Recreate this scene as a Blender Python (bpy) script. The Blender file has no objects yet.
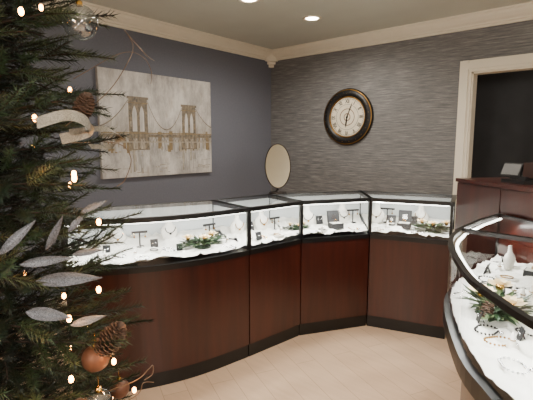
import bpy, math, random
from mathutils import Vector, Matrix, noise
random.seed(7)
R = random.random
def U(a,b): return a+(b-a)*random.random()

# ------------------------------------------------------------------ materials
def lin(c):
    return tuple(((x/255)/12.92 if x/255<=0.04045 else (((x/255)+0.055)/1.055)**2.4) for x in c)
def newmat(name):
    m=bpy.data.materials.new(name); m.use_nodes=True
    nt=m.node_tree; b=nt.nodes['Principled BSDF']
    return m,nt,b
def mat(name,rgb,rough=0.5,metal=0.0,var=0.0,scale=20,bump=0.0,coat=0.0,stretch=(1,1,1),emit=None,es=0,rgb2=None):
    m,nt,b=newmat(name)
    c=lin(rgb)
    b.inputs['Roughness'].default_value=rough
    b.inputs['Metallic'].default_value=metal
    b.inputs['Coat Weight'].default_value=coat
    b.inputs['Coat Roughness'].default_value=0.15
    tc=nt.nodes.new('ShaderNodeTexCoord'); mp=nt.nodes.new('ShaderNodeMapping')
    mp.inputs['Scale'].default_value=stretch
    nz=nt.nodes.new('ShaderNodeTexNoise'); nz.inputs['Scale'].default_value=scale; nz.inputs['Detail'].default_value=5
    nt.links.new(tc.outputs['Object'],mp.inputs[0]); nt.links.new(mp.outputs[0],nz.inputs['Vector'])
    cr=nt.nodes.new('ShaderNodeValToRGB')
    c2=lin(rgb2) if rgb2 else tuple(min(1,x*(1+var)) for x in c)
    c1=c if rgb2 else tuple(x*(1-var) for x in c)
    cr.color_ramp.elements[0].position=0.32; cr.color_ramp.elements[1].position=0.68
    cr.color_ramp.elements[0].color=(*c1,1); cr.color_ramp.elements[1].color=(*c2,1)
    nt.links.new(nz.outputs['Fac'],cr.inputs[0]); nt.links.new(cr.outputs[0],b.inputs['Base Color'])
    if bump>0:
        bp=nt.nodes.new('ShaderNodeBump'); bp.inputs['Strength'].default_value=bump; bp.inputs['Distance'].default_value=0.01
        nt.links.new(nz.outputs['Fac'],bp.inputs['Height']); nt.links.new(bp.outputs[0],b.inputs['Normal'])
    if emit:
        b.inputs['Emission Color'].default_value=(*lin(emit),1); b.inputs['Emission Strength'].default_value=es
    return m

M_wall_left=mat('paint_grey',(102,104,114),0.75,var=0.06,scale=60,bump=0.08)
M_plain=mat('paint_grey_plain',(150,146,142),0.8,var=0.05,scale=5)
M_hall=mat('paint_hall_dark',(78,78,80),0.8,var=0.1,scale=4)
M_ceil=mat('ceiling_paint',(200,202,192),0.5,var=0.03,scale=3)
M_trim=mat('cream_trim',(232,224,206),0.4,var=0.02,scale=5)
M_wood=mat('cherry_wood',(46,14,8),0.34,scale=3,stretch=(7,7,0.6),coat=0.2,rgb2=(62,22,12))
M_black=mat('black_laminate',(8,8,9),0.38,var=0.1)
M_kick=mat('black_toe_kick',(9,8,8),0.45,var=0.1)
M_cloth=mat('white_satin',(234,232,226),0.5,var=0.03,scale=8,bump=0.15)
M_backp=mat('case_back_white',(190,194,196),0.5,var=0.03,scale=6)
M_white=mat('white_leatherette',(206,202,194),0.45,var=0.02)
M_gold=mat('gold',(205,160,80),0.25,1.0,var=0.1)
M_silver=mat('silver',(215,215,220),0.15,1.0,var=0.05)
M_darkbox=mat('black_velvet',(12,12,15),0.7,var=0.1)
M_leaf=mat('green_leaf',(28,50,28),0.5,var=0.3,scale=30)
M_leaf2=mat('pale_leaf',(90,106,72),0.5,var=0.2,scale=30)
M_petal=mat('cream_petal',(222,200,158),0.5,var=0.1,scale=30)
M_led=mat('led_strip',(255,255,255),0.5,emit=(255,250,240),es=12)
M_lamp=mat('lamp_lens',(255,255,255),0.5,emit=(255,240,215),es=40)
M_fill_globe=mat('fill_globe_glow',(255,255,255),0.5,emit=(255,236,205),es=5)

def grasscloth():
    m,nt,b=newmat('grasscloth_wallpaper')
    N=nt.nodes.new; L=nt.links.new
    tc=N('ShaderNodeTexCoord')
    mp=N('ShaderNodeMapping'); mp.inputs['Scale'].default_value=(4.5,4.5,85)
    L(tc.outputs['Object'],mp.inputs[0])
    nz=N('ShaderNodeTexNoise'); nz.inputs['Scale'].default_value=1; nz.inputs['Detail'].default_value=6; nz.inputs['Roughness'].default_value=0.75
    L(mp.outputs[0],nz.inputs['Vector'])
    cr=N('ShaderNodeValToRGB'); e=cr.color_ramp.elements
    e[0].position=0.28; e[0].color=(*lin((72,72,74)),1); e[1].position=0.72; e[1].color=(*lin((158,156,152)),1)
    k=e.new(0.5); k.color=(*lin((110,109,109)),1)
    L(nz.outputs['Fac'],cr.inputs[0]); L(cr.outputs[0],b.inputs['Base Color'])
    bp=N('ShaderNodeBump'); bp.inputs['Strength'].default_value=0.4; bp.inputs['Distance'].default_value=0.01
    L(nz.outputs['Fac'],bp.inputs['Height']); L(bp.outputs[0],b.inputs['Normal'])
    b.inputs['Roughness'].default_value=0.5
    return m
M_grass=grasscloth()

def floor_mat():
    m,nt,b=newmat('pale_plank_floor')
    N=nt.nodes.new; L=nt.links.new
    tc=N('ShaderNodeTexCoord'); mp=N('ShaderNodeMapping'); mp.inputs['Rotation'].default_value=(0,0,math.radians(25))
    L(tc.outputs['Object'],mp.inputs[0])
    br=N('ShaderNodeTexBrick'); br.inputs['Scale'].default_value=1.0
    br.inputs['Brick Width'].default_value=1.2; br.inputs['Row Height'].default_value=0.15; br.inputs['Mortar Size'].default_value=0.002
    br.inputs['Color1'].default_value=(*lin((224,192,162)),1); br.inputs['Color2'].default_value=(*lin((216,183,153)),1); br.inputs['Mortar'].default_value=(*lin((188,154,126)),1)
    L(mp.outputs[0],br.inputs['Vector'])
    mp2=N('ShaderNodeMapping'); mp2.inputs['Rotation'].default_value=(0,0,math.radians(25)); mp2.inputs['Scale'].default_value=(1.5,14,1)
    L(tc.outputs['Object'],mp2.inputs[0])
    nz=N('ShaderNodeTexNoise'); nz.inputs['Scale'].default_value=2; nz.inputs['Detail'].default_value=6
    L(mp2.outputs[0],nz.inputs['Vector'])
    cr=N('ShaderNodeValToRGB'); cr.color_ramp.elements[0].color=(.80,.77,.74,1); cr.color_ramp.elements[1].color=(1,1,1,1)
    L(nz.outputs['Fac'],cr.inputs[0])
    mx=N('ShaderNodeMixRGB'); mx.blend_type='MULTIPLY'; mx.inputs[0].default_value=1
    L(br.outputs[0],mx.inputs[1]); L(cr.outputs[0],mx.inputs[2]); L(mx.outputs[0],b.inputs['Base Color'])
    b.inputs['Roughness'].default_value=0.3
    return m
M_floor=floor_mat()

def glass_mat(name='case_glass',tint=(0.93,0.96,0.95),base=0.05):
    m=bpy.data.materials.new(name); m.use_nodes=True; nt=m.node_tree; nt.nodes.clear()
    N=nt.nodes.new; L=nt.links.new
    o=N('ShaderNodeOutputMaterial'); mx=N('ShaderNodeMixShader'); t=N('ShaderNodeBsdfTransparent'); g=N('ShaderNodeBsdfGlossy')
    t.inputs[0].default_value=(*tint,1); g.inputs['Roughness'].default_value=0.015
    lw=N('ShaderNodeLayerWeight'); lw.inputs['Blend'].default_value=0.5
    p=N('ShaderNodeMath'); p.operation='POWER'; p.inputs[1].default_value=5
    q=N('ShaderNodeMath'); q.operation='MULTIPLY_ADD'; q.inputs[1].default_value=0.92; q.inputs[2].default_value=base
    L(lw.outputs['Facing'],p.inputs[0]); L(p.outputs[0],q.inputs[0]); L(q.outputs[0],mx.inputs[0])
    L(t.outputs[0],mx.inputs[1]); L(g.outputs[0],mx.inputs[2]); L(mx.outputs[0],o.inputs[0])
    return m
M_glass=glass_mat()
M_ballglass=glass_mat('ornament_glass',(0.8,0.85,0.88),0.22)

# ------------------------------------------------------------------ mesh builder
class MB:
    def __init__(s): s.v=[]; s.f=[]; s.m=[]; s.mats=[]; s.sm=[]
    def mi(s,mt):
        if mt not in s.mats: s.mats.append(mt)
        return s.mats.index(mt)
    def add(s,verts,faces,mt,smooth=False):
        o=len(s.v); s.v.extend([tuple(x) for x in verts]); k=s.mi(mt)
        for f in faces: s.f.append([i+o for i in f]); s.m.append(k); s.sm.append(smooth)
    def box(s,c,d,mt,rz=0,M=None):
        vs=[]
        for x in(-.5,.5):
            for y in(-.5,.5):
                for z in(-.5,.5): vs.append(Vector((x*d[0],y*d[1],z*d[2])))
        rot=Matrix.Rotation(rz,3,'Z') if M is None else M
        vs=[rot@v+Vector(c) for v in vs]
        s.add(vs,[(0,1,3,2),(4,6,7,5),(0,4,5,1),(2,3,7,6),(0,2,6,4),(1,5,7,3)],mt)
    def prism(s,poly,z0,z1,mt):
        n=len(poly); vs=[(p[0],p[1],z0) for p in poly]+[(p[0],p[1],z1) for p in poly]
        fs=[list(range(n))[::-1],list(range(n,2*n))]+[(i,(i+1)%n,n+(i+1)%n,n+i) for i in range(n)]
        s.add(vs,fs,mt)
    def bar(s,pts,w,h,mt,closed=False):
        """horizontal bar of width w, height h swept along pts (centre line)"""
        n=len(pts); P=[Vector(p) for p in pts]; vs=[]
        for i in range(n):
            if closed: a=P[i]-P[i-1]; b=P[(i+1)%n]-P[i]
            else:
                a=P[i]-P[i-1] if i>0 else P[1]-P[0]; b=P[i+1]-P[i] if i<n-1 else P[-1]-P[-2]
            a=Vector((a.x,a.y,0)).normalized(); b=Vector((b.x,b.y,0)).normalized()
            na=Vector((-a.y,a.x,0)); nb=Vector((-b.y,b.x,0)); nn=(na+nb)
            if nn.length<1e-4: nn=na
            nn.normalize(); k=w/2/max(0.35,nn.dot(na)); u=Vector((0,0,h/2))
            vs+= [P[i]+nn*k+u,P[i]-nn*k+u,P[i]-nn*k-u,P[i]+nn*k-u]
        fs=[]
        for i in range(n if closed else n-1):
            j=(i+1)%n
            for k in range(4): fs.append((4*i+k,4*i+(k+1)%4,4*j+(k+1)%4,4*j+k))
        if not closed: fs+=[(0,1,2,3),(4*n-1,4*n-2,4*n-3,4*n-4)]
        s.add(vs,fs,mt)
    def wallstrip(s,pts,z0,z1,mt):
        n=len(pts); vs=[(p[0],p[1],z0) for p in pts]+[(p[0],p[1],z1) for p in pts]
        s.add(vs,[(i,i+1,n+i+1,n+i) for i in range(n-1)],mt)
    def lathe(s,prof,mt,M=Matrix.Identity(4),seg=24,sc=(1,1,1),smooth=True):
        vs=[];n=len(prof)
        for k in range(seg):
            a=2*math.pi*k/seg
            for r,z in prof: vs.append(M@Vector((r*math.cos(a)*sc[0],r*math.sin(a)*sc[1],z*sc[2])))
        fs=[]
        for k in range(seg):
            j=(k+1)%seg
            for i in range(n-1): fs.append((k*n+i,j*n+i,j*n+i+1,k*n+i+1))
        s.add(vs,fs,mt,smooth)
    def tube(s,pts,r,mt,seg=6,closed=False,r1=None):
        P=[Vector(p) for p in pts]; n=len(P); vs=[]
        for i in range(n):
            if closed: d=(P[(i+1)%n]-P[i-1]).normalized()
            else: d=(P[min(i+1,n-1)]-P[max(i-1,0)]).normalized()
            u=d.orthogonal().normalized() if i==0 else (u-d*u.dot(d)).normalized()
            v=d.cross(u); rr=r if r1 is None else r+(r1-r)*i/(n-1)
            for k in range(seg):
                a=2*math.pi*k/seg; vs.append(P[i]+u*rr*math.cos(a)+v*rr*math.sin(a))
        fs=[]
        for i in range(n if closed else n-1):
            j=(i+1)%n
            for k in range(seg): fs.append((i*seg+k,i*seg+(k+1)%seg,j*seg+(k+1)%seg,j*seg+k))
        s.add(vs,fs,mt,True)
    def sphere(s,c,r,mt,seg=20,rings=12,sc=(1,1,1)):
        prof=[(max(1e-5,r*math.sin(math.pi*i/rings)),-r*math.cos(math.pi*i/rings)) for i in range(rings+1)]
        s.lathe(prof,mt,Matrix.Translation(c),seg,sc)
    def obj(s,name,parent=None,loc=None):
        me=bpy.data.meshes.new(name); me.from_pydata(s.v,[],s.f)
        for m in s.mats: me.materials.append(m)
        me.polygons.foreach_set('material_index',s.m); me.polygons.foreach_set('use_smooth',s.sm)
        me.update(); o=bpy.data.objects.new(name,me); bpy.context.scene.collection.objects.link(o)
        if parent: o.parent=parent
        if loc: o.location=loc
        return o
def empty(name,loc=(0,0,0)):
    e=bpy.data.objects.new(name,None); bpy.context.scene.collection.objects.link(e); e.location=loc; e.empty_display_size=.1
    return e
def catmull(P,n):
    P=[Vector(p) for p in P]; Q=[P[0]*2-P[1]]+P+[P[-1]*2-P[-2]]; out=[]
    for i in range(1,len(Q)-2):
        a,b,c,d=Q[i-1:i+3]
        for k in range(n):
            t=k/n; out.append(0.5*((2*b)+(c-a)*t+(2*a-5*b+4*c-d)*t*t+(3*b-a-3*c+d)*t**3))
    out.append(P[-1]); return out

# ------------------------------------------------------------------ room shell
H=2.72; RX=6.6; RY=-7.0
mb=MB(); mb.box((RX/2,(RY+2.0)/2,-.05),(RX+.3,-RY+2.3,.1),M_floor); mb.obj('floor')
mb=MB(); mb.box((RX/2,(RY+2.0)/2,H+.05),(RX+.3,-RY+2.3,.1),M_ceil); mb.obj('ceiling')
mb=MB(); mb.box((-.06,RY/2,H/2),(.12,-RY,H),M_wall_left); mb.obj('wall_left')
DX0,DX1,DH=2.57,3.50,2.187
mb=MB()
mb.box(((DX0-.12)/2,.06,H/2),(DX0+.12,.12,H),M_grass)
mb.box(((DX1+RX)/2,.06,H/2),(RX-DX1,.12,H),M_grass)
mb.box(((DX0+DX1)/2,.06,(DH+H)/2),(DX1-DX0,.12,H-DH),M_grass)
mb.obj('wall_back')
mb=MB(); mb.box((RX+.06,RY/2,H/2),(.12,-RY,H),M_plain); mb.obj('wall_right')
mb=MB(); mb.box((RX/2,RY-.06,H/2),(RX+.24,.12,H),M_plain); mb.obj('wall_front')
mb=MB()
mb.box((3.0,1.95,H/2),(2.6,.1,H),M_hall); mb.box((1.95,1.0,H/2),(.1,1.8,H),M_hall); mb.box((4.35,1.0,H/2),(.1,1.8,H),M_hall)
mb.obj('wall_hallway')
# door casing + jamb
mb=MB()
cw=.11
def casing(x,z0,z1):
    mb.box((x,-.012,(z0+z1)/2),(cw,.024,z1-z0),M_trim); mb.box((x,-.03,(z0+z1)/2),(cw*.5,.014,z1-z0),M_trim)
casing(DX0-cw/2,0,DH+cw); casing(DX1+cw/2,0,DH+cw)
mb.box(((DX0+DX1)/2,-.012,DH+cw/2),(DX1-DX0,.024,cw),M_trim); mb.box(((DX0+DX1)/2,-.03,DH+cw/2),(DX1-DX0+cw*.5,.014,cw*.5),M_trim)
mb.box((DX0+.008,.06,DH/2),(.016,.13,DH),M_trim); mb.box((DX1-.008,.06,DH/2),(.016,.13,DH),M_trim); mb.box(((DX0+DX1)/2,.06,DH-.008),(DX1-DX0,.13,.016),M_trim)
mb.obj('trim_door_casing')
# crown moulding: profile (out from wall, down from ceiling)
prof=[(0,0),(.105,0),(.105,-.018),(.09,-.022),(.082,-.045),(.055,-.075),(.035,-.09),(.033,-.105),(.018,-.11),(.018,-.13),(0,-.13)]
def crown(name,p0,p1,nrm):
    m=MB(); vs=[]
    for p in(p0,p1):
        for a,b in prof: vs.append((p[0]+nrm[0]*a,p[1]+nrm[1]*a,H+b))
    n=len(prof); m.add(vs,[(i,(i+1)%n,n+(i+1)%n,n+i) for i in range(n)]+[list(range(n)),list(range(n,2*n))[::-1]],M_trim); return m.obj(name)
crown('trim_crown_left',(0,RY),(0,0),(1,0)); crown('trim_crown_back',(0,0),(RX,0),(0,-1))
crown('trim_crown_right',(RX,RY),(RX,0),(-1,0)); crown('trim_crown_front',(0,RY),(RX,RY),(0,1))
mb=MB()
mb.prism([(0,0),(.12,0),(.12,-.03),(.03,-.12),(0,-.12)],H-.14,H,M_trim)
mb.prism([(0,0),(.08,0),(.08,-.02),(.02,-.08),(0,-.08)],H-.175,H-.14,M_trim)
mb.prism([(0,0),(.05,0),(0,-.05)],H-.21,H-.175,M_trim)
mb.obj('trim_crown_corner')
mb=MB(); mb.box((.009,RY/2,.06),(.018,-RY,.12),M_trim); mb.obj('baseboard_left')
mb=MB(); mb.box(((DX0-cw)/2,-.009,.06),(DX0-cw,.018,.12),M_trim); mb.box(((DX1+cw+RX)/2,-.009,.06),(RX-DX1-cw,.018,.12),M_trim); mb.obj('baseboard_back')

# ------------------------------------------------------------------ recessed lights
def downlight(x,y,W,first=False):
    e=empty('recessed_ceiling_light',(x,y,H))
    m=MB(); m.lathe([(.062,-.002),(.066,-.008),(.09,-.008),(.095,-.001),(.095,0)],M_trim,seg=32)
    m.lathe([(1e-4,-.0035),(.05,-.0035),(.062,-.002)],M_lamp,seg=32)
    m.obj('lamp_trim',e)
    l=bpy.data.lights.new('bulb','SPOT'); l.energy=W; l.spot_size=math.radians(170); l.spot_blend=0.7; l.color=(1,.92,.81); l.shadow_soft_size=.06
    o=bpy.data.objects.new('bulb',l); bpy.context.scene.collection.objects.link(o); o.parent=e; o.location=(0,0,-.03)
for x,y,W in [(1.317,-.938,72),(1.228,-1.75,60),(3.0,-2.35,115),(4.9,-1.2,75),(1.2,-5.2,50),(3.1,-6.0,85),(5.0,-3.6,95),(5.2,-6.0,80)]:
    downlight(x,y,W)
downlight(3.0,1.0,12)  # added unseen hallway light, lifts the dark room beyond the door
# added globe lamps, out of view, to brighten ceiling and walls
def fill_globe(x,y,W):
    e=empty('added_fill_globe',(x,y,H)); m=MB()
    m.lathe([(1e-4,-.03),(.05,-.028),(.06,-.004),(.06,0)],M_black,seg=24); m.tube([(0,0,-.02),(0,0,-.42)],.006,M_black)
    m.lathe([(1e-4,-.40),(.035,-.41),(.04,-.45),(.03,-.46)],M_black,seg=24); m.sphere((0,0,-.58),.14,M_fill_globe,32,18); m.obj('fill_globe',e)
    l=bpy.data.lights.new('fill_globe_light','POINT'); l.energy=W; l.color=(1,.94,.85); l.shadow_soft_size=.14
    o=bpy.data.objects.new('fill_globe_light',l); bpy.context.scene.collection.objects.link(o); o.parent=e; o.location=(0,0,-.90)
fill_globe(5.4,-4.6,100); fill_globe(3.4,-6.1,100)

# ------------------------------------------------------------------ display cases
ZK=.10; ZB=.745; ZG=.78; ZT=1.07
def resample(P,n):
    P=[Vector(p) for p in P]; L=[0]
    for i in range(1,len(P)): L.append(L[-1]+(P[i]-P[i-1]).length)
    out=[]
    for k in range(n+1):
        d=L[-1]*k/n; i=1
        while i<len(P)-1 and L[i]<d: i+=1
        out.append(P[i-1].lerp(P[i],(d-L[i-1])/max(1e-9,L[i]-L[i-1])))
    return out
def display_case(F,B,n,watts,inset=.02,fw=.028,skirt=0,seed=0):
    F=resample(F,n); B=resample(B,n)
    F=[Vector((p.x,p.y)) for p in F]; B=[Vector((p.x,p.y)) for p in B]
    def S(fr,bk): return [F[i].lerp(B[i],fr) for i in range(n+1)],[B[i].lerp(F[i],bk) for i in range(n+1)]
    e=empty('display_case')
    def ring(fr,bk):
        a,b=S(fr,bk); return a+b[::-1]
    m=MB()
    m.prism(ring(inset+.03,.05),0,ZK,M_kick)
    m.prism(ring(inset,.0),ZK,ZB,M_wood)
    m.prism(ring(.0,.0),ZB+(.028-fw)-skirt,ZG,M_black)
    m.obj('cabinet_body',e)
    # frame
    m=MB(); a,b=S(.025,.025); rg=a+b[::-1]
    m.bar([(p.x,p.y,ZT-fw/2) for p in rg],fw,fw,M_black,closed=True)
    posts=[a[0],a[-1],b[0],b[-1]]
    for p in posts: m.box((p.x,p.y,(ZG+ZT)/2-.008),(fw*.7,fw*.7,ZT-ZG-.018),M_black,rz=math.atan2((F[-1]-F[0]).y,(F[-1]-F[0]).x))
    m.obj('metal_frame',e)
    m=MB(); a,b=S(.03,.03)
    m.wallstrip(a,ZG,ZT-fw,M_glass)
    nn=len(a)
    m.add([(p.x,p.y,ZT-.002) for p in a]+[(p.x,p.y,ZT-.002) for p in b],[(i,i+1,nn+i+1,nn+i) for i in range(nn-1)],M_glass)
    m.obj('glass_panes',e)
    m=MB(); a,b=S(.03,.035); m.wallstrip(b,ZG,ZT-fw,M_backp); m.wallstrip([p+(F[i]-B[i])*.01 for i,p in enumerate(b)],ZG,ZT-fw,M_backp)
    m.obj('back_panel',e)
    # satin cloth
    m=MB(); nu,nv=90,36; vs=[];fs=[]
    Fa=resample([(*p,0) for p in S(.05,0)[0]],nu); Ba=resample([(*p,0) for p in S(0,.06)[1]],nu)
    for i in range(nu+1):
        for j in range(nv+1):
            t=j/nv; s_=.01+.98*i/nu; ii=min(nu-1,int(s_*nu)); 
            p=Fa[ii].lerp(Fa[ii+1],s_*nu-ii).lerp(Ba[ii].lerp(Ba[ii+1],s_*nu-ii),t)
            vs.append((p.x,p.y,case_h(p.x,p.y,t,seed)))
    for i in range(nu):
        for j in range(nv): k=i*(nv+1)+j; fs.append((k,k+1,k+nv+2,k+nv+1))
    m.add(vs,fs,M_cloth,True); m.obj('satin_cloth',e)
    # LED strip + lamps
    m=MB(); a,_=S(.075,0); lo=[(p.x,p.y,ZT-fw-.006) for p in a]
    lo[0]=tuple(Vector(lo[0]).lerp(Vector(lo[1]),.15)); lo[-1]=tuple(Vector(lo[-1]).lerp(Vector(lo[-2]),.15))
    m.bar(lo,.012,.008,M_led); m.obj('led_strip',e)
    ns=max(1,n//5)
    for k in range(ns):
        i0=k*n//ns; i1=(k+1)*n//ns; p=(Vector(lo[i0])+Vector(lo[i1]))/2; d=Vector(lo[i1])-Vector(lo[i0])
        l=bpy.data.lights.new('led_lamp','AREA'); l.shape='RECTANGLE'; l.size=d.length*.9; l.size_y=.03; l.energy=watts*d.length; l.color=(1,.98,.93)
        o=bpy.data.objects.new('led_lamp',l); bpy.context.scene.collection.objects.link(o); o.parent=e
        inward=((B[(i0+i1)//2]-F[(i0+i1)//2]).normalized()); iv=Vector((inward.x,inward.y,0))
        zax=-(Vector((0,0,-1))+iv*.55).normalized(); xax=d.normalized(); yax=zax.cross(xax).normalized(); xax=yax.cross(zax)
        o.matrix_local=Matrix((( xax.x,yax.x,zax.x,p.x+iv.x*.012),(xax.y,yax.y,zax.y,p.y+iv.y*.012),(xax.z,yax.z,zax.z,p.z-.012),(0,0,0,1)))
    return e,F,B
def case_h(x,y,t,seed):
    q=Vector((x*5,y*5,seed)); fold=abs(noise.noise(Vector((x*9+y*4,y*9-x*4,seed+7))))
    return ZG+max(.003,.016+.035*max(0,noise.noise(q))+.016*abs(noise.noise(q*2.7))+.016*(1-min(1,fold*6))+.05*t*t)
F1=catmull([(1.46,-3.54,0),(1.70,-3.235,0),(1.845,-2.90,0),(1.92,-2.503,0)],8)
WC=10.5
c1=display_case(F1,[(1.03,-3.33,0),(1.43,-2.405,0)],20,WC,seed=1)
c2=display_case([(1.921,-2.495,0),(1.99,-2.001,0)],[(1.43,-2.397,0),(1.51,-1.832,0)],4,WC,seed=2)
c3=display_case([(1.992,-1.994,0),(2.292,-1.50,0)],[(1.513,-1.823,0),(1.966,-1.073,0)],4,WC,seed=3)
c4=display_case([(2.30,-1.496,0),(2.862,-1.333,0)],[(1.974,-1.067,0),(2.73,-.85,0)],4,WC,seed=4)
RFn=catmull([(3.19,-2.304,0),(3.245,-2.63,0),(3.44,-3.08,0),(3.575,-3.27,0),(3.70,-3.41,0),(3.93,-3.60,0),(4.3,-3.76,0)],8)
RBn=catmull([(3.75,-2.354,0),(3.80,-2.55,0),(3.93,-2.8,0),(4.06,-2.93,0),(4.2,-3.03,0),(4.35,-3.12,0),(4.55,-3.2,0)],8)
c5=display_case([(3.236,-1.665,0),(3.20,-1.98,0),(3.19,-2.296,0)],[(3.60,-1.965,0),(3.70,-2.15,0),(3.75,-2.346,0)],6,9,inset=.17,fw=.02,skirt=.035,seed=5)
c6=display_case(RFn,RBn,40,8,inset=.17,fw=.02,skirt=.035,seed=6)

# ------------------------------------------------------------------ podium
A=Vector((2.885,-1.345)); D=Vector((.773,-.634)); Nn=Vector((.634,.773))
def pod(s,t): p=A+D*s+Nn*t; return (p.x,p.y)
mb=MB()
mb.prism([pod(.01,.01),pod(1.04,.01),pod(1.04,.40),pod(.01,.40)],0,1.225,M_wood)
mb.prism([pod(-.002,-.006),pod(1.05,-.006),pod(1.05,.41),pod(-.002,.41)],1.225,1.25,M_wood)
mb.prism([pod(.01,.002),pod(.448,.002),pod(.448,.012),pod(.01,.012)],.1,1.22,M_wood)
mb.prism([pod(.456,.002),pod(1.04,.002),pod(1.04,.012),pod(.456,.012)],1.08,1.22,M_wood)
mb.obj('wooden_podium')
# payment terminal / monitor on the podium
e=empty('cash_register'); c=A+D*.41+Nn*.14; rz=math.atan2(D.y,D.x)
M_plast=mat('dark_plastic',(22,21,22),.4,var=.1); M_scr=mat('screen_grey',(100,100,100),.3,var=.05); M_brn=mat('brown_plastic',(48,28,22),.4,var=.1)
def P3(s,t,z): q=c+D*s+Nn*t; return (q.x,q.y,z)
mb=MB()
mb.box(P3(.04,.02,1.2625),(.20,.16,.024),M_plast,rz)
mb.box(P3(.04,.03,1.285),(.13,.11,.02),M_plast,rz); mb.obj('base',e)
mb=MB(); T=Matrix.Rotation(rz,3,'Z')@Matrix.Rotation(math.radians(-20),3,'X')
mb.box(P3(-.04,.0,1.33),(.16,.016,.085),M_plast,M=T); q=Vector(P3(-.04,.0,1.33))+T@Vector((0,-.0095,0)); mb.box(q,(.145,.003,.07),M_scr,M=T); mb.obj('screen',e)
mb=MB(); mb.box(P3(.10,.04,1.335),(.085,.09,.09),M_brn,rz); mb.box(P3(.10,.04,1.382),(.05,.02,.006),M_plast,rz); mb.obj('receipt_printer',e)

# ------------------------------------------------------------------ oval mirror on stand
e=empty('vanity_mirror',(1.535,-1.73,ZT))
M_mir=mat('mirror_silver',(200,194,180),.05,1.0)
M_mfr=mat('dark_bronze',(45,38,34),.35,.8,var=.1)
face=math.atan2(-4.57+1.70,3.85-1.56)+math.radians(4)
mb=MB()
mb.lathe([(1e-4,0),(.078,0),(.08,.006),(.07,.012),(.03,.018),(.012,.028),(.008,.05),(1e-4,.05)],M_mfr,seg=28)
mb.tube([(0,0,.02),(0,0,.06)],.006,M_mfr)
R0=Matrix.Translation((0,0,.236))@Matrix.Rotation(face,4,'Z')@Matrix.Rotation(math.radians(90-15),4,'Y')
pts=[R0@Vector((.192*math.cos(a*math.pi/24),.108*math.sin(a*math.pi/24),0)) for a in range(48)]
mb.tube(pts,.0055,M_mfr,closed=True)
mb.tube([(0,0,.05),R0@Vector((.12,0,-.012)),R0@Vector((0,0,-.008))],.005,M_mfr)
vs=[R0@Vector((.189*math.cos(a*math.pi/24),.105*math.sin(a*math.pi/24),.003)) for a in range(48)]
mb.add(vs,[list(range(48))],M_mir)
vs=[R0@Vector((.189*math.cos(a*math.pi/24),.105*math.sin(a*math.pi/24),-.003)) for a in range(48)]
mb.add(vs,[list(range(48))],M_mfr)
mb.obj('mirror_on_stand',e)

# ------------------------------------------------------------------ wall clock
e=empty('wall_clock',(1.205,-.001,1.806))
M_cf=mat('clock_face_cream',(226,216,194),.6,var=.06,scale=12); M_cb=mat('clock_black',(11,9,9),.45,var=.1); M_br=mat('clock_brown',(120,84,52),.5,var=.2)
M_ag=mat('antique_gold',(140,106,56),.4,1.0,var=.2)
RC=Matrix.Rotation(math.radians(90),4,'X')   # local z -> -y (out of the wall)
mb=MB()
mb.lathe([(.33,0),(.335,.012),(.33,.022),(.324,.028)],M_cb,RC,64)
mb.lathe([(.325,.026),(.319,.034),(.313,.033)],M_ag,RC,64)
mb.lathe([(.315,.03),(.30,.042),(.27,.046),(.245,.036),(.24,.03)],M_cb,RC,64)
mb.lathe([(.243,.032),(.238,.038),(.231,.032),(.226,.022)],M_ag,RC,64)
mb.lathe([(.229,.022),(.1,.022),(1e-4,.022)],M_cf,RC,64,smooth=False)
for r in (.218,.15): mb.lathe([(r,.0225),(r,.0235),(r-.003,.0235),(r-.003,.0225)],M_cb,RC,64)
mb.lathe([(.10,.0225),(.10,.024),(.092,.024),(.092,.0225)],M_br,RC,48)
mb.lathe([(.045,.0225),(.045,.024),(.036,.024),(.036,.0225)],M_br,RC,48)
for k in range(40):
    a=k*math.pi/20; rr=.278+(.012 if k%2 else -.006)
    mb.sphere((rr*math.sin(a),-.045,rr*math.cos(a)),.005 if k%2 else .003,M_ag,8,6)
for k in range(60):
    a=k*math.pi/30; r=.208; w=.006 if k%5==0 else .0025
    mb.box((r*math.sin(a),-.0235,r*math.cos(a)),(w,.001,.012),M_cb,M=Matrix.Rotation(a,3,'Y'))
def hand(a,L,w):
    d=Vector((math.sin(a),0,math.cos(a))); n=Vector((math.cos(a),0,-math.sin(a)))
    y=Vector((0,-.028,0)); mb.add([y-d*.03+n*w*.5,y-d*.03-n*w*.5,y+d*L*.65-n*w,y+d*L,y+d*L*.65+n*w],[(0,1,2,3,4)],M_cb)
hand(math.radians(188),.13,.010); hand(math.radians(22),.19,.007)
mb.sphere((0,-.028,0),.012,M_cb,12,8)
mb.obj('clock_body',e)
for k,t in enumerate(['XII','I','II','III','IIII','V','VI','VII','VIII','IX','X','XI']):
    cu=bpy.data.curves.new('numeral','FONT'); cu.body=t; cu.size=.062; cu.align_x='CENTER'; cu.align_y='CENTER'; cu.extrude=.0006; cu.offset=.0012
    cu.materials.append(M_cb); o=bpy.data.objects.new('numeral',cu); bpy.context.scene.collection.objects.link(o); o.parent=e
    a=math.radians(30*k); o.location=(.183*math.sin(a),-.024,.183*math.cos(a)); o.rotation_euler=(math.radians(90),a,0)
    o.scale=(.75,1,1)

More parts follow.
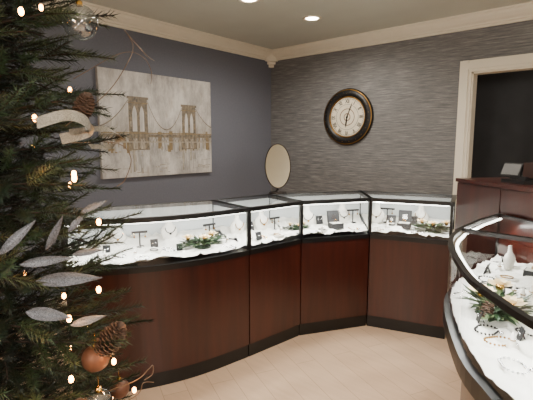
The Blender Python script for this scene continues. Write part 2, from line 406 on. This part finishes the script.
# ------------------------------------------------------------------ bridge painting
def canvas_mat():
    m,nt,b=newmat('painted_canvas'); N=nt.nodes.new; L=nt.links.new
    tc=N('ShaderNodeTexCoord')
    def nz(sc,s=1,d=6,ro=.65):
        mp=N('ShaderNodeMapping'); mp.inputs['Scale'].default_value=sc; L(tc.outputs['Object'],mp.inputs[0])
        n=N('ShaderNodeTexNoise'); n.inputs['Scale'].default_value=s; n.inputs['Detail'].default_value=d; n.inputs['Roughness'].default_value=ro; L(mp.outputs[0],n.inputs['Vector']); return n
    n1=nz((1,6,2.6),1,9,.74); cr=N('ShaderNodeValToRGB'); e=cr.color_ramp.elements
    e[0].position=.3; e[0].color=(*lin((126,123,122)),1); e[1].position=.62; e[1].color=(*lin((206,202,196)),1)
    k=e.new(.45); k.color=(*lin((170,165,160)),1)
    L(n1.outputs['Fac'],cr.inputs[0])
    n2=nz((1,9,2.5),1.3); c2=N('ShaderNodeValToRGB'); c2.color_ramp.elements[0].position=.58; c2.color_ramp.elements[1].position=.75
    L(n2.outputs['Fac'],c2.inputs[0])
    mx=N('ShaderNodeMixRGB'); mx.inputs[2].default_value=(*lin((140,118,90)),1); 
    mm=N('ShaderNodeMath'); mm.operation='MULTIPLY'; mm.inputs[1].default_value=.5; L(c2.outputs[0],mm.inputs[0]); L(mm.outputs[0],mx.inputs[0]); L(cr.outputs[0],mx.inputs[1])
    # hazy grey skyline + water zone in the lower half of the picture
    sp=N('ShaderNodeSeparateXYZ'); L(tc.outputs['Object'],sp.inputs[0])
    band=N('ShaderNodeMapRange'); band.inputs['From Min'].default_value=.22; band.inputs['From Max'].default_value=.0; 
    ab=N('ShaderNodeMath'); ab.operation='ABSOLUTE'; ad=N('ShaderNodeMath'); ad.operation='ADD'; ad.inputs[1].default_value=.15
    L(sp.outputs['Z'],ad.inputs[0]); L(ad.outputs[0],ab.inputs[0]); L(ab.outputs[0],band.inputs['Value'])
    n3=nz((1,16,6),1); c3=N('ShaderNodeValToRGB'); c3.color_ramp.elements[0].position=.38; c3.color_ramp.elements[1].position=.6; L(n3.outputs['Fac'],c3.inputs[0])
    m3=N('ShaderNodeMath'); m3.operation='MULTIPLY'; L(band.outputs[0],m3.inputs[0]); L(c3.outputs[0],m3.inputs[1])
    m4=N('ShaderNodeMath'); m4.operation='MULTIPLY'; m4.inputs[1].default_value=.75; L(m3.outputs[0],m4.inputs[0])
    mx2=N('ShaderNodeMixRGB'); mx2.inputs[2].default_value=(*lin((104,98,90)),1); L(m4.outputs[0],mx2.inputs[0]); L(mx.outputs[0],mx2.inputs[1])
    L(mx2.outputs[0],b.inputs['Base Color'])
    bp=N('ShaderNodeBump'); bp.inputs['Strength'].default_value=.4; bp.inputs['Distance'].default_value=.004; L(n1.outputs['Fac'],bp.inputs['Height']); L(bp.outputs[0],b.inputs['Normal'])
    b.inputs['Roughness'].default_value=.5
    return m
M_can=canvas_mat()
M_ink=mat('bridge_paint',(86,80,74),.5,scale=1,stretch=(1,40,26),rgb2=(142,128,106))
M_mid=mat('bridge_midtone_paint',(126,118,106),.5,scale=1,stretch=(1,50,12),rgb2=(180,170,154))
M_ink2=mat('bridge_reflection_paint',(132,128,124),.5,scale=1,stretch=(1,50,5),rgb2=(190,186,180))
M_goldp=mat('gold_paint',(146,124,86),.4,scale=1,stretch=(1,60,30),rgb2=(104,92,74))
W_,H_=1.38,1.035
e=empty('bridge_painting',(0.0,-2.52+W_/2,1.16+H_/2))
mb=MB(); mb.box((.0205,0,0),(.038,W_,H_),M_can); mb.obj('canvas',e)
mb=MB(); XX=.0405
def Y_(a): return a-W_/2
def Z_(b): return b-H_/2
def poly(pts,mt,x): mb.add([(x,Y_(a),Z_(b)) for a,b in pts],[tuple(range(len(pts)))],mt)
def rect(a0,a1,b0,b1,mt,x=XX): poly([(a0,b0),(a1,b0),(a1,b1),(a0,b1)],mt,x)
def tower(a0,a1,top,base=.27):
    """solid masonry tower with two pointed arches above and two below the deck"""
    w=a1-a0
    poly([(a0-.012,base),(a1+.012,base),(a1,.45),(a1-.004,top),(a0+.004,top),(a0,.45)],M_ink,XX)
    rect(a0-.012,a1+.012,top-.012,top+.012,M_ink,XX+.0001); rect(a0-.006,a1+.006,top-.055,top-.045,M_goldp,XX+.0002)
    for k in range(2):
        c_=a0+w*(.31+.38*k); h=w*.115
        poly([(c_-h,.455),(c_+h,.455),(c_+h,top-.15),(c_+h*.6,top-.105),(c_,top-.075),(c_-h*.6,top-.105),(c_-h,top-.15)],M_can2,XX+.0003)
        poly([(c_-h,base+.01),(c_+h,base+.01),(c_+h,.385),(c_-h,.385)],M_mid,XX+.0003)
    for k in range(9):   # loose brush strokes over the stone
        x=a0+U(0,w*.92); b=U(base,top-.12); rect(x,x+U(.004,.012),b,b+U(.04,.1),random.choice([M_mid,M_goldp,M_ink]),XX+.0002)
    for k in range(16):  # reflection
        x=a0+U(-.02,w*.9); b=U(.03,.16); rect(x,x+U(.01,.028),b,base-U(0,.05),M_ink2 if k%3 else M_mid,XX-.0002-.00001*k)
M_can2=mat('sky_paint',(164,160,156),.5,scale=1,stretch=(1,30,6),rgb2=(200,196,190))
tower(.30,.52,.785); tower(.955,1.15,.745)
rect(.0,1.38,.398,.43,M_ink,XX+.0005); rect(.0,1.38,.434,.445,M_goldp,XX+.0005); rect(.0,1.38,.345,.355,M_mid,XX+.0004)
a=.02
while a<1.36:
    poly([(a,.355),(a+.006,.355),(a+.026,.40),(a+.020,.40)],M_ink,XX+.0004); poly([(a+.034,.355),(a+.040,.355),(a+.026,.40),(a+.020,.40)],M_ink,XX+.0004); a+=.04
for k in range(70):
    x=U(.0,1.33); w=U(.015,.05); rect(x,x+w,U(.24,.3),U(.30,.48),[M_goldp,M_mid,M_ink2][k%3],XX-.0003-.000005*k)
for k in range(30):
    x=U(.02,1.30); b=U(.03,.24); rect(x,x+U(.03,.12),b,b+U(.004,.010),M_ink2 if k%2 else M_mid,XX-.0001)
def cable(a0,b0,a1,b1,sag):
    N_=20; pr=None
    for i in range(N_+1):
        t=i/N_; a=a0+(a1-a0)*t; b=b0+(b1-b0)*t-sag*4*t*(1-t)
        if pr:
            poly([(pr[0],pr[1]-.006),(a,b-.006),(a,b+.006),(pr[0],pr[1]+.006)],M_ink,XX+.0002)
            rect(a-.0015,a+.0015,.43,max(.432,b),M_mid,XX-.0001)
        pr=(a,b)
cable(.52,.76,.955,.72,.26); cable(0,.50,.30,.76,.04); cable(1.15,.72,1.38,.52,.03)
mb.obj('bridge_paint_strokes',e)

# ------------------------------------------------------------------ case contents
def cone_mesh(pc,T,s,mt,n=85):
    c0=T.to_translation(); pc.sphere(c0,s*.33,mt,10,8)
    for k in range(n):
        f=(k+.5)/n; zz=(f-.5)*2*s*.9; rr=s*.62*math.sqrt(max(.02,1-((f-.42)/.62)**2)); a=k*2.39996
        o_=Vector((math.cos(a),math.sin(a),0)); t_=Vector((-o_.y,o_.x,0)); b0=Vector((0,0,zz-s*.1))+o_*rr*.3; tipp=Vector((0,0,zz+s*.12))+o_*rr; w=s*.15; th=Vector((0,0,s*.05))
        vs=[b0-t_*w*.4,b0+t_*w*.4,tipp-o_*s*.06+t_*w,tipp+o_*s*.03,tipp-o_*s*.06-t_*w]; vs+=[v+th for v in vs]
        pc.add([T@v for v in vs],[(0,1,2,3,4),(9,8,7,6,5),(1,6,7,2),(2,7,8,3),(3,8,9,4),(4,9,5,0)],mt)
M_pc=mat('pinecone_brown',(52,36,28),.7,scale=50,rgb2=(98,74,58))
def flowers(x,y,z,s=1.0,n=150,blooms=3,elong=1.6,rz=0,par=None,cones=0):
    m=MB(); rot=Matrix.Rotation(rz,3,'Z')
    m.lathe([(1e-4,0),(.05*s,0),(.045*s,.012),(1e-4,.012)],M_leaf,Matrix.Translation((x,y,z)),12)
    for k in range(n):
        a=U(0,6.28); el=U(.1,1.1); L=U(.035,.065)*s; st=rot@Vector((math.cos(a)*U(0,.06)*elong,math.sin(a)*U(0,.05),U(.01,.03)))*s+Vector((x,y,z))
        d=rot@Vector((math.cos(a)*math.cos(el)*elong,math.sin(a)*math.cos(el),math.sin(el)*.7)); d.normalize()
        sd=d.cross(Vector((0,0,1))).normalized(); up=sd.cross(d); w=L*.14
        m.add([st,st+d*L*.4+sd*w+up*.003,st+d*L-up*.006,st+d*L*.4-sd*w+up*.003],[(0,1,2,3)],M_leaf if R()<.75 else M_leaf2)
    for b in range(cones):
        p=Vector((x,y,z+.03*s))+rot@Vector(((-.07+.13*b)*s,-.03*s,0)); cone_mesh(m,Matrix.Translation(p)@Matrix.Rotation(1.1+b,4,'X'),.024*s,M_pc,50)
    for b in range(blooms):
        a=b*6.28/blooms+.5; c0=Vector((x,y,z+.05*s))+rot@Vector((math.cos(a)*.05*elong,math.sin(a)*.035,0))*s
        m.sphere(c0,.011*s,M_gold,8,6)
        for ring_,(rr,el,np_) in enumerate([(.024,.9,5),(.034,.35,7)]):
            for k in range(np_):
                t=k*6.28/np_+ring_; d=Vector((math.cos(t)*math.cos(el),math.sin(t)*math.cos(el),math.sin(el))); sd=d.cross(Vector((0,0,1))).normalized(); L=rr*s*1.1
                m.add([c0,c0+d*L*.6+sd*L*.45,c0+d*L,c0+d*L*.6-sd*L*.45],[(0,1,2,3)],M_petal)
    return m.obj('flower_arrangement',par)
def bust(x,y,z,rz,s=1.0,par=None):
    m=MB(); T=Matrix.Translation((x,y,z))@Matrix.Rotation(rz,4,'Z')
    pr=[(1e-4,0),(.045,0),(.05,.01),(.062,.04),(.066,.075),(.05,.1),(.026,.118),(.021,.15),(.023,.165),(1e-4,.168)]
    m.lathe([(a*s,b*s) for a,b in pr],M_white,T,20,(1,.5,1))
    pts=[T@Vector((math.cos(t)*.04*s,-abs(.036*s)-.0,(.10-.045*math.sin(t))*s)) for t in [math.pi*k/14 for k in range(15)]]
    m.tube(pts,.003,M_ag if R()<.5 else M_darkbox,5); m.sphere(T@Vector((0,-.038*s,.050*s)),.009,M_darkbox if R()<.5 else M_ag,8,6)
    return m.obj('necklace_bust',par)
def ringcone(x,y,z,s=1.0,par=None):
    m=MB(); T=Matrix.Translation((x,y,z))
    m.lathe([(1e-4,0),(.02*s,0),(.02*s,.006),(.012*s,.01),(.004*s,.055*s),(1e-4,.057*s)],M_white,T,14)
    m.tube([T@Vector((.0095*s*math.cos(a*.52),.0095*s*math.sin(a*.52),.028*s)) for a in range(12)],.0022,M_ag,5,True)
    m.sphere(T@Vector((.0095*s,-.004,.032*s)),.004,M_silver,8,6)
    return m.obj('ring_cone',par)
def jbox(x,y,z,rz,s=1.0,par=None):
    m=MB(); T=Matrix.Translation((x,y,z))@Matrix.Rotation(rz,4,'Z'); r3=T.to_3x3()
    m.box(T@Vector((0,0,.018*s)),(.085*s,.07*s,.036*s),M_darkbox,M=r3)
    m.box(T@Vector((0,0,.0375*s)),(.07*s,.056*s,.003*s),M_white,M=r3)
    l=Matrix.Rotation(math.radians(-12),3,'X')
    m.box(T@Vector((0,.042*s,.075*s)),(.085*s,.016*s,.08*s),M_darkbox,M=r3@l)
    m.box(T@Vector((0,.0325*s,.073*s)),(.030*s,.002*s,.030*s),M_silver,M=r3@l)
    m.tube([T@Vector((.01*s*math.cos(a*.52),.0,.048*s+.01*s*math.sin(a*.52))) for a in range(12)],.0018,M_gold,5,True)
    return m.obj('jewelry_box',par)
def tstand(x,y,z,rz,s=1.0,par=None):
    m=MB(); T=Matrix.Translation((x,y,z))@Matrix.Rotation(rz,4,'Z'); r3=T.to_3x3()
    m.lathe([(1e-4,0),(.028*s,0),(.028*s,.006),(.005,.01),(.005,.1*s),(1e-4,.1*s)],M_darkbox,T,14)
    m.box(T@Vector((0,0,.1*s)),(.10*s,.012,.014),M_darkbox,M=r3)
    for k in(-1,1): m.tube([T@Vector((k*.035*s,-.008,.097*s)),T@Vector((k*.035*s,-.009,.075*s))],.0016,M_gold,5); m.sphere(T@Vector((k*.035*s,-.009,.07*s)),.007,M_ag,8,6)
    return m.obj('earring_stand',par)
def bracelet(x,y,z,s=1.0,par=None):
    m=MB(); T=Matrix.Translation((x,y,z))
    m.box(T@Vector((0,0,.012)),(.09*s,.06*s,.022),M_white,rz=U(0,3))
    m.tube([T@Vector((.03*s*math.cos(a*.314),.022*s*math.sin(a*.314),.026)) for a in range(20)],.003,M_ag if R()<.5 else M_darkbox,5,True)
    return m.obj('bracelet_pillow',par)
def pearls(x,y,z,s=1.0,par=None):
    m=MB(); mt=random.choice([M_gold,M_darkbox,M_silver,M_ag]); ph=U(0,6)
    for k in range(26):
        a=k*6.283/26; rr=.035*s*(1+.25*math.sin(2*a+ph)); m.sphere((x+rr*math.cos(a)*1.3,y+rr*math.sin(a),z+.008),.0042,mt,6,5)
    m.sphere((x+.05*s,y,z+.01),.008,M_silver,8,6)
    return m.obj('bead_necklace',par)
def card(x,y,z,rz,s=1.0,par=None):
    m=MB(); T=Matrix.Translation((x,y,z))@Matrix.Rotation(rz,4,'Z'); r3=T.to_3x3(); l=Matrix.Rotation(math.radians(-18),3,'X')
    m.box(T@Vector((0,0,.03*s)),(.05*s,.004,.06*s),M_darkbox,M=r3@l); m.box(T@Vector((0,.012*s,.025*s)),(.02*s,.003,.055*s),M_darkbox,M=r3@Matrix.Rotation(math.radians(20),3,'X'))
    for k in(-1,1): m.sphere(T@Vector((k*.01*s,-.004,.034*s)),.005*s,M_silver,8,6)
    return m.obj('earring_card',par)
def at(c,s_,t):
    e_,F,B=c; n=len(F)-1; i=min(n-1,int(s_*n)); f=F[i].lerp(F[i+1],s_*n-i); b=B[i].lerp(B[i+1],s_*n-i); p=f.lerp(b,t); return p
def face_ang(c,s_):
    e_,F,B=c; n=len(F)-1; i=min(n-1,int(s_*n)); d=F[i+1]-F[i]
    a=math.atan2(d.y,d.x); nrm=(F[i]-B[i]); 
    v=Vector((math.sin(a),-math.cos(a))); return a if v.dot(nrm)>0 else a+math.pi
def put(kind,c,seed,s_,t,s=1.0,**k):
    p=at(c,s_,t); z=case_h(p.x,p.y,t,seed)-.004; a=face_ang(c,s_); par=c[0]
    if kind in('f','F'): flowers(p.x,p.y,z,s,rz=a,par=par,cones=2 if kind=='F' else 0,**k)
    if kind=='b': bust(p.x,p.y,z,a,s,par)
    if kind=='r': ringcone(p.x,p.y,z,s,par)
    if kind=='j': jbox(p.x,p.y,z,a,s,par)
    if kind=='t': tstand(p.x,p.y,z,a,s,par)
    if kind=='w': bracelet(p.x,p.y,z,s,par)
    if kind=='p': pearls(p.x,p.y,z,s,par)
    if kind=='c': card(p.x,p.y,z,a,s,par)
sets=[(c1,1,[('r',.12,.4),('r',.2,.3),('p',.28,.35),('r',.36,.3),('t',.42,.6),('w',.47,.35),('p',.55,.3),('f',.75,.3,1.3),('t',.88,.6),('r',.93,.3),('b',.62,.7,.9),('r',.08,.6),('c',.61,.3,.8),('w',.17,.65),('b',.30,.7,.8),('p',.38,.15),('c',.22,.5,.9),('c',.5,.55),('c',.93,.55),('p',.9,.15)]),
(c2,2,[('b',.18,.6,.95),('p',.4,.3),('b',.62,.6,1.0),('r',.8,.3),('w',.65,.2),('r',.2,.25),('t',.85,.55),('c',.42,.6,1.2),('c',.3,.2)]),
(c3,3,[('b',.28,.55,1.1),('j',.58,.3,1.2),('w',.35,.18),('t',.85,.5,1.1),('f',.10,.35,.85),('b',.74,.65,1.1),('p',.8,.2),('r',.4,.3),('c',.45,.6,1.2)]),
(c4,4,[('b',.15,.55,1.0),('t',.28,.65,1.2),('j',.46,.35,1.2),('f',.8,.3,1.3),('b',.66,.7,1.0),('r',.25,.25),('j',.30,.35,.8),('p',.6,.18),('p',.12,.2),('c',.58,.55,1.2)]),
(c5,5,[('b',.35,.35,.8),('r',.6,.3),('w',.75,.4),('j',.5,.6,.9),('t',.8,.7),('p',.2,.2),('p',.9,.25),('c',.7,.2)]),
(c6,6,[('r',.05,.5),('w',.08,.75),('r',.12,.28),('r',.15,.55),('w',.17,.8),('t',.22,.62,.8),('F',.235,.34,1.6,),('r',.27,.75),('w',.36,.62),('r',.42,.3),('r',.43,.5),('w',.48,.75),('p',.40,.25),('j',.6,.5),('r',.54,.6),('b',.75,.5),('p',.12,.15),('p',.33,.5),('p',.46,.45),('w',.06,.3,.8),('r',.1,.62),('r',.31,.62),('r',.34,.8),('b',.1,.85,.7),('p',.5,.2),('f',.40,.8,.8),('c',.13,.42),('c',.30,.2,.8),('c',.36,.4,.8),('p',.34,.22)])]
for c_,sd,its in sets:
    for it in its: put(it[0],c_,sd,*it[1:])

# ------------------------------------------------------------------ christmas tree
TX,TY=2.168,-4.302
tree=empty('christmas_tree',(TX,TY,0))
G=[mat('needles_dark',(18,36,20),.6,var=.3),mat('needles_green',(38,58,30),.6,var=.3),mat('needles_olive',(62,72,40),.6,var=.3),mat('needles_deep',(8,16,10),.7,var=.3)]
M_bark=mat('bark_brown',(42,30,22),.8,var=.3,scale=30,bump=.3)
def rad(z):
    pts=[(.18,.55),(.5,.60),(.9,.58),(1.3,.53),(1.9,.49),(2.1,.42),(2.4,.22),(2.62,.03)]
    for (a,b),(c_,d) in zip(pts,pts[1:]):
        if z<=c_: return b+(d-b)*(z-a)/(c_-a)
    return .02
fol=MB(); stems=MB()
gi=[fol.mi(x) for x in G]
def sprig(p,d,L,n,mi):
    d=d.normalized(); u=d.orthogonal().normalized(); v=d.cross(u)
    o=len(fol.v)
    for k in range(n):
        f=k/n; a=k*2.399+R(); per=u*math.cos(a)+v*math.sin(a); b=p+d*L*f
        dd=(d*.75+per*.8).normalized(); nl=U(.030,.045)*(1-.35*f); sd=dd.cross(per+d*.3).normalized()*.002
        fol.v.extend([tuple(b-sd),tuple(b+sd),tuple(b+dd*nl)]); fol.f.append([o,o+1,o+2]); o+=3
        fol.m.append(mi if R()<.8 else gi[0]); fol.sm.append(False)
    stems.tube([p,p+d*L],.0022,M_bark,3)
NB=340
for i in range(NB):
    z=.22+2.36*(i/NB); a=i*2.39996+U(-.15,.15); r=rad(z)*U(.80,1.04)
    out=Vector((math.cos(a),math.sin(a),0)); tan=Vector((-out.y,out.x,0)); up=Vector((0,0,1))
    slope=U(.05,.3); tip=Vector((0,0,z))+out*r+up*slope*r*.4; st=Vector((0,0,z-.02))
    stems.tube([st,tip],.006,M_bark,4,r1=.002)
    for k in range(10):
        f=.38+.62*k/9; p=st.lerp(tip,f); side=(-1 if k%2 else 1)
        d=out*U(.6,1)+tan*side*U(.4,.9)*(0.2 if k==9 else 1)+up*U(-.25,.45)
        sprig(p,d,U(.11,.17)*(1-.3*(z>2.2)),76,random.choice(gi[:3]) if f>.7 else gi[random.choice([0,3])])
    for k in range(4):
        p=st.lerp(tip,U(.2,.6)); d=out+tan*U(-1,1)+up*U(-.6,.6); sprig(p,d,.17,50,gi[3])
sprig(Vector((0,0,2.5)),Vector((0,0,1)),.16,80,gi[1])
fol.obj('foliage',tree)
stems.tube([(0,0,.02),(0,0,2.6)],.035,M_bark,10,r1=.008)
for k in range(4):
    a=k*math.pi/2; stems.box((.15*math.cos(a),.15*math.sin(a),.02),(.3,.04,.03),M_bark,rz=a)
stems.obj('trunk_and_branches',tree)
def tp(phi,z,r): a=math.radians(phi); return Vector((r*math.cos(a),r*math.sin(a),z))
M_fl=mat('fairy_bulb',(255,190,110),.4,emit=(255,160,70),es=60)
fl=MB(); key=[(22,1.41,.64),(30,1.28,.64),(26,1.10,.66),(28,.88,.68),(14,1.8,.60),(23,1.42,.63),(18,1.05,.64),(38,.72,.68),(16,.9,.66)]
pts=list(key)
for k in range(50): z=.35+2.1*k/50; pts.append((k*137.5,z,rad(z)*U(.8,.98)))
for ph,z,r in pts: fl.sphere(tp(ph,z,r),.0065,M_fl,8,6,(1,1,1.5))
wire=[tp(k*20,.35+2.1*k/180,rad(.35+2.1*k/180)*.82) for k in range(181)]
fl.tube(wire,.0015,G[3],4); fl.obj('fairy_lights',tree)
for ph,z,r in key:
    l=bpy.data.lights.new('fairy_glow','POINT'); l.energy=.3; l.color=(1,.58,.25); l.shadow_soft_size=.01
    o=bpy.data.objects.new('fairy_glow',l); bpy.context.scene.collection.objects.link(o); o.parent=tree; o.location=tp(ph,z,r+.02)
M_cop=mat('copper_ball',(108,72,54),.5,.3,var=.15,scale=60); M_gb=mat('gold_ball',(140,116,78),.4,.7,var=.1)
om=MB()
def ball(ph,z,r,s,mt):
    p=tp(ph,z,r); om.sphere(p,s,mt,24,16); om.lathe([(.009,s-.004),(.009,s+.008),(1e-4,s+.009)],M_gold,Matrix.Translation(p),12)
    om.tube([p+Vector((0,0,s+.008)),p+Vector((0,0,s+.04))],.001,M_gold,4)
ball(36,1.835,.58,.048,M_ballglass); ball(31,.865,.60,.040,M_cop); ball(24,.78,.66,.038,M_ballglass)
for k in range(16): z=.5+1.7*k/16; ball(75+k*67%270,z,rad(z)*1.0,.04,[M_cop,M_gb,M_ballglass][k%3])
om.obj('ornament_balls',tree)
pc=MB()
def cone(ph,z,r,s):
    T=Matrix.Translation(tp(ph,z,r))@Matrix.Rotation(U(0,3),4,'Z')@Matrix.Rotation(U(.6,1.3),4,'X'); cone_mesh(pc,T,s,M_pc)
cone(29,1.595,.62,.042); cone(27,.95,.68,.056); cone(18,.80,.67,.045); cone(110,1.2,.55,.05); cone(200,1.5,.5,.05); cone(290,1.0,.57,.05)
pc.obj('pine_cones',tree)
def glitter(name,c1_,c2_):
    m,nt,b=newmat(name); N=nt.nodes.new; L=nt.links.new; tc=N('ShaderNodeTexCoord'); v=N('ShaderNodeTexVoronoi'); v.inputs['Scale'].default_value=650
    L(tc.outputs['Object'],v.inputs['Vector']); mx=N('ShaderNodeMixRGB'); mx.inputs[1].default_value=(*lin(c1_),1); mx.inputs[2].default_value=(*lin(c2_),1)
    sp=N('ShaderNodeSeparateColor'); L(v.outputs['Color'],sp.inputs[0]); L(sp.outputs[0],mx.inputs[0]); L(mx.outputs[0],b.inputs['Base Color'])
    b.inputs['Metallic'].default_value=.4; b.inputs['Roughness'].default_value=.45
    bp=N('ShaderNodeBump'); bp.inputs['Strength'].default_value=.4; bp.inputs['Distance'].default_value=.002; L(sp.outputs[1],bp.inputs['Height']); L(bp.outputs[0],b.inputs['Normal'])
    return m
M_gs=glitter('silver_glitter',(62,64,70),(122,124,132)); M_rib=glitter('mesh_ribbon',(112,106,94),(166,160,148))
fm=MB()
def petal(c0,d,nrm,L,w,mt,curl=.25):
    d=d.normalized(); sd=d.cross(nrm).normalized(); n2=sd.cross(d).normalized(); vs=[];fs=[];nn=12
    for i in range(nn+1):
        f=i/nn; ww=w*math.sin(math.pi*min(1,f**.8*.96+.04))**.9*(1-.1*f); h=-curl*L*f*f
        for k in(-1,-.5,0,.5,1): vs.append(c0+d*L*f+sd*ww*k+n2*(h+w*.3*(1-abs(k))+.0012*math.sin(f*28+abs(k)*4)))
    for i in range(nn):
        for k in range(4): a=i*5+k; fs.append((a,a+1,a+6,a+5))
    fm.add(vs,fs,mt,True)
# glittered leaves sweeping out sideways from inside the tree (tips half hidden by needles)
for ph,z,r,dx,L,w,cu in [(13,1.16,.60,(.62,.78,.06),.15,.019,.2),(9,1.215,.61,(.66,.74,.14),.12,.013,.1),(16,1.235,.60,(.3,.45,.9),.10,.010,-.2),(23,1.265,.60,(.3,.5,.7),.07,.009,.1),
    (9,1.10,.62,(.6,.7,-.15),.10,.017,.2),(24,1.20,.60,(.4,.9,.1),.08,.010,.1),(5,1.25,.61,(.5,.5,.7),.11,.013,.1),(28,1.31,.60,(.35,.8,.4),.08,.010,.1),(20,1.02,.62,(.5,.8,.2),.09,.012,.2)]:
    petal(tp(ph,z,r),Vector(dx),Vector((.75,-.35,.55)),L,w,M_gs,cu)
for ph0,z0 in [(120,1.4),(230,1.1),(300,1.6)]:
    o_=tp(ph0,0,1)
    for k in range(6):
        a=k*1.047; t_=Vector((-o_.y,o_.x,0)); petal(tp(ph0,z0,.55),t_*math.cos(a)+Vector((0,0,1))*math.sin(a)+o_*.2,o_,.1,.02,M_gs)
def ribbon(pts,w,nrm=(.9,-.2,.35)):
    P=catmull(pts,8); vs=[];n=len(P)
    for i,p in enumerate(P):
        d=(P[min(i+1,n-1)]-P[max(i-1,0)]).normalized(); s_=d.cross(Vector(nrm)).normalized()*w/2; vs+=[p-s_,p+s_]
    fm.add(vs,[(2*i,2*i+1,2*i+3,2*i+2) for i in range(n-1)],M_rib,True)
ribbon([tp(19,1.55,.56),tp(22,1.57,.63),tp(26,1.555,.65),tp(30,1.53,.62),tp(27,1.51,.56)],.030)
ribbon([tp(28,1.53,.58),tp(34,1.54,.65),tp(41,1.515,.66),tp(45,1.49,.62),tp(40,1.49,.57)],.024,(.6,-.2,.8))
fm.obj('glitter_leaves_and_ribbon',tree)
M_tw=mat('copper_wire_twig',(120,96,76),.4,.5,var=.2); tw=MB()
W=tp
tw.tube(catmull([W(40,1.55,.5),W(50,1.66,.60),W(54,1.76,.66),W(60,1.83,.68),W(62,1.88,.66),W(55,1.86,.66),W(58,1.80,.72),W(66,1.80,.76)],8),.0014,M_tw,5)
tw.tube(catmull([W(40,1.50,.5),W(50,1.50,.62),W(53,1.45,.66),W(52,1.38,.64),W(48,1.36,.62)],8),.0014,M_tw,5)
tw.tube(catmull([W(50,1.70,.5),W(58,1.80,.64),W(66,1.81,.72),W(70,1.77,.76),W(68,1.72,.75),W(62,1.73,.74)],8),.0012,M_tw,5)
tw.tube(catmull([W(38,.68,.5),W(42,.72,.66),W(46,.735,.70),W(49,.73,.71),W(48,.705,.71),W(45,.705,.69)],8),.0018,M_tw,5)
tw.tube(catmull([W(38,.60,.5),W(43,.66,.66),W(47,.68,.68),W(50,.66,.71)],8),.0016,M_tw,5)
tw.obj('curly_twigs',tree)

# ------------------------------------------------------------------ world + camera
w=bpy.data.worlds.new('world'); bpy.context.scene.world=w; w.use_nodes=True
w.node_tree.nodes['Background'].inputs[0].default_value=(.5,.5,.5,1); w.node_tree.nodes['Background'].inputs[1].default_value=.05
cd=bpy.data.cameras.new('camera'); cam=bpy.data.objects.new('camera',cd); bpy.context.scene.collection.objects.link(cam)
cd.sensor_width=36; cd.lens=36*427/533; cd.clip_start=.02
cam.location=(3.85,-4.57,1.5); cam.rotation_euler=(math.radians(90-7.6),0,math.radians(40.7))
bpy.context.scene.camera=cam
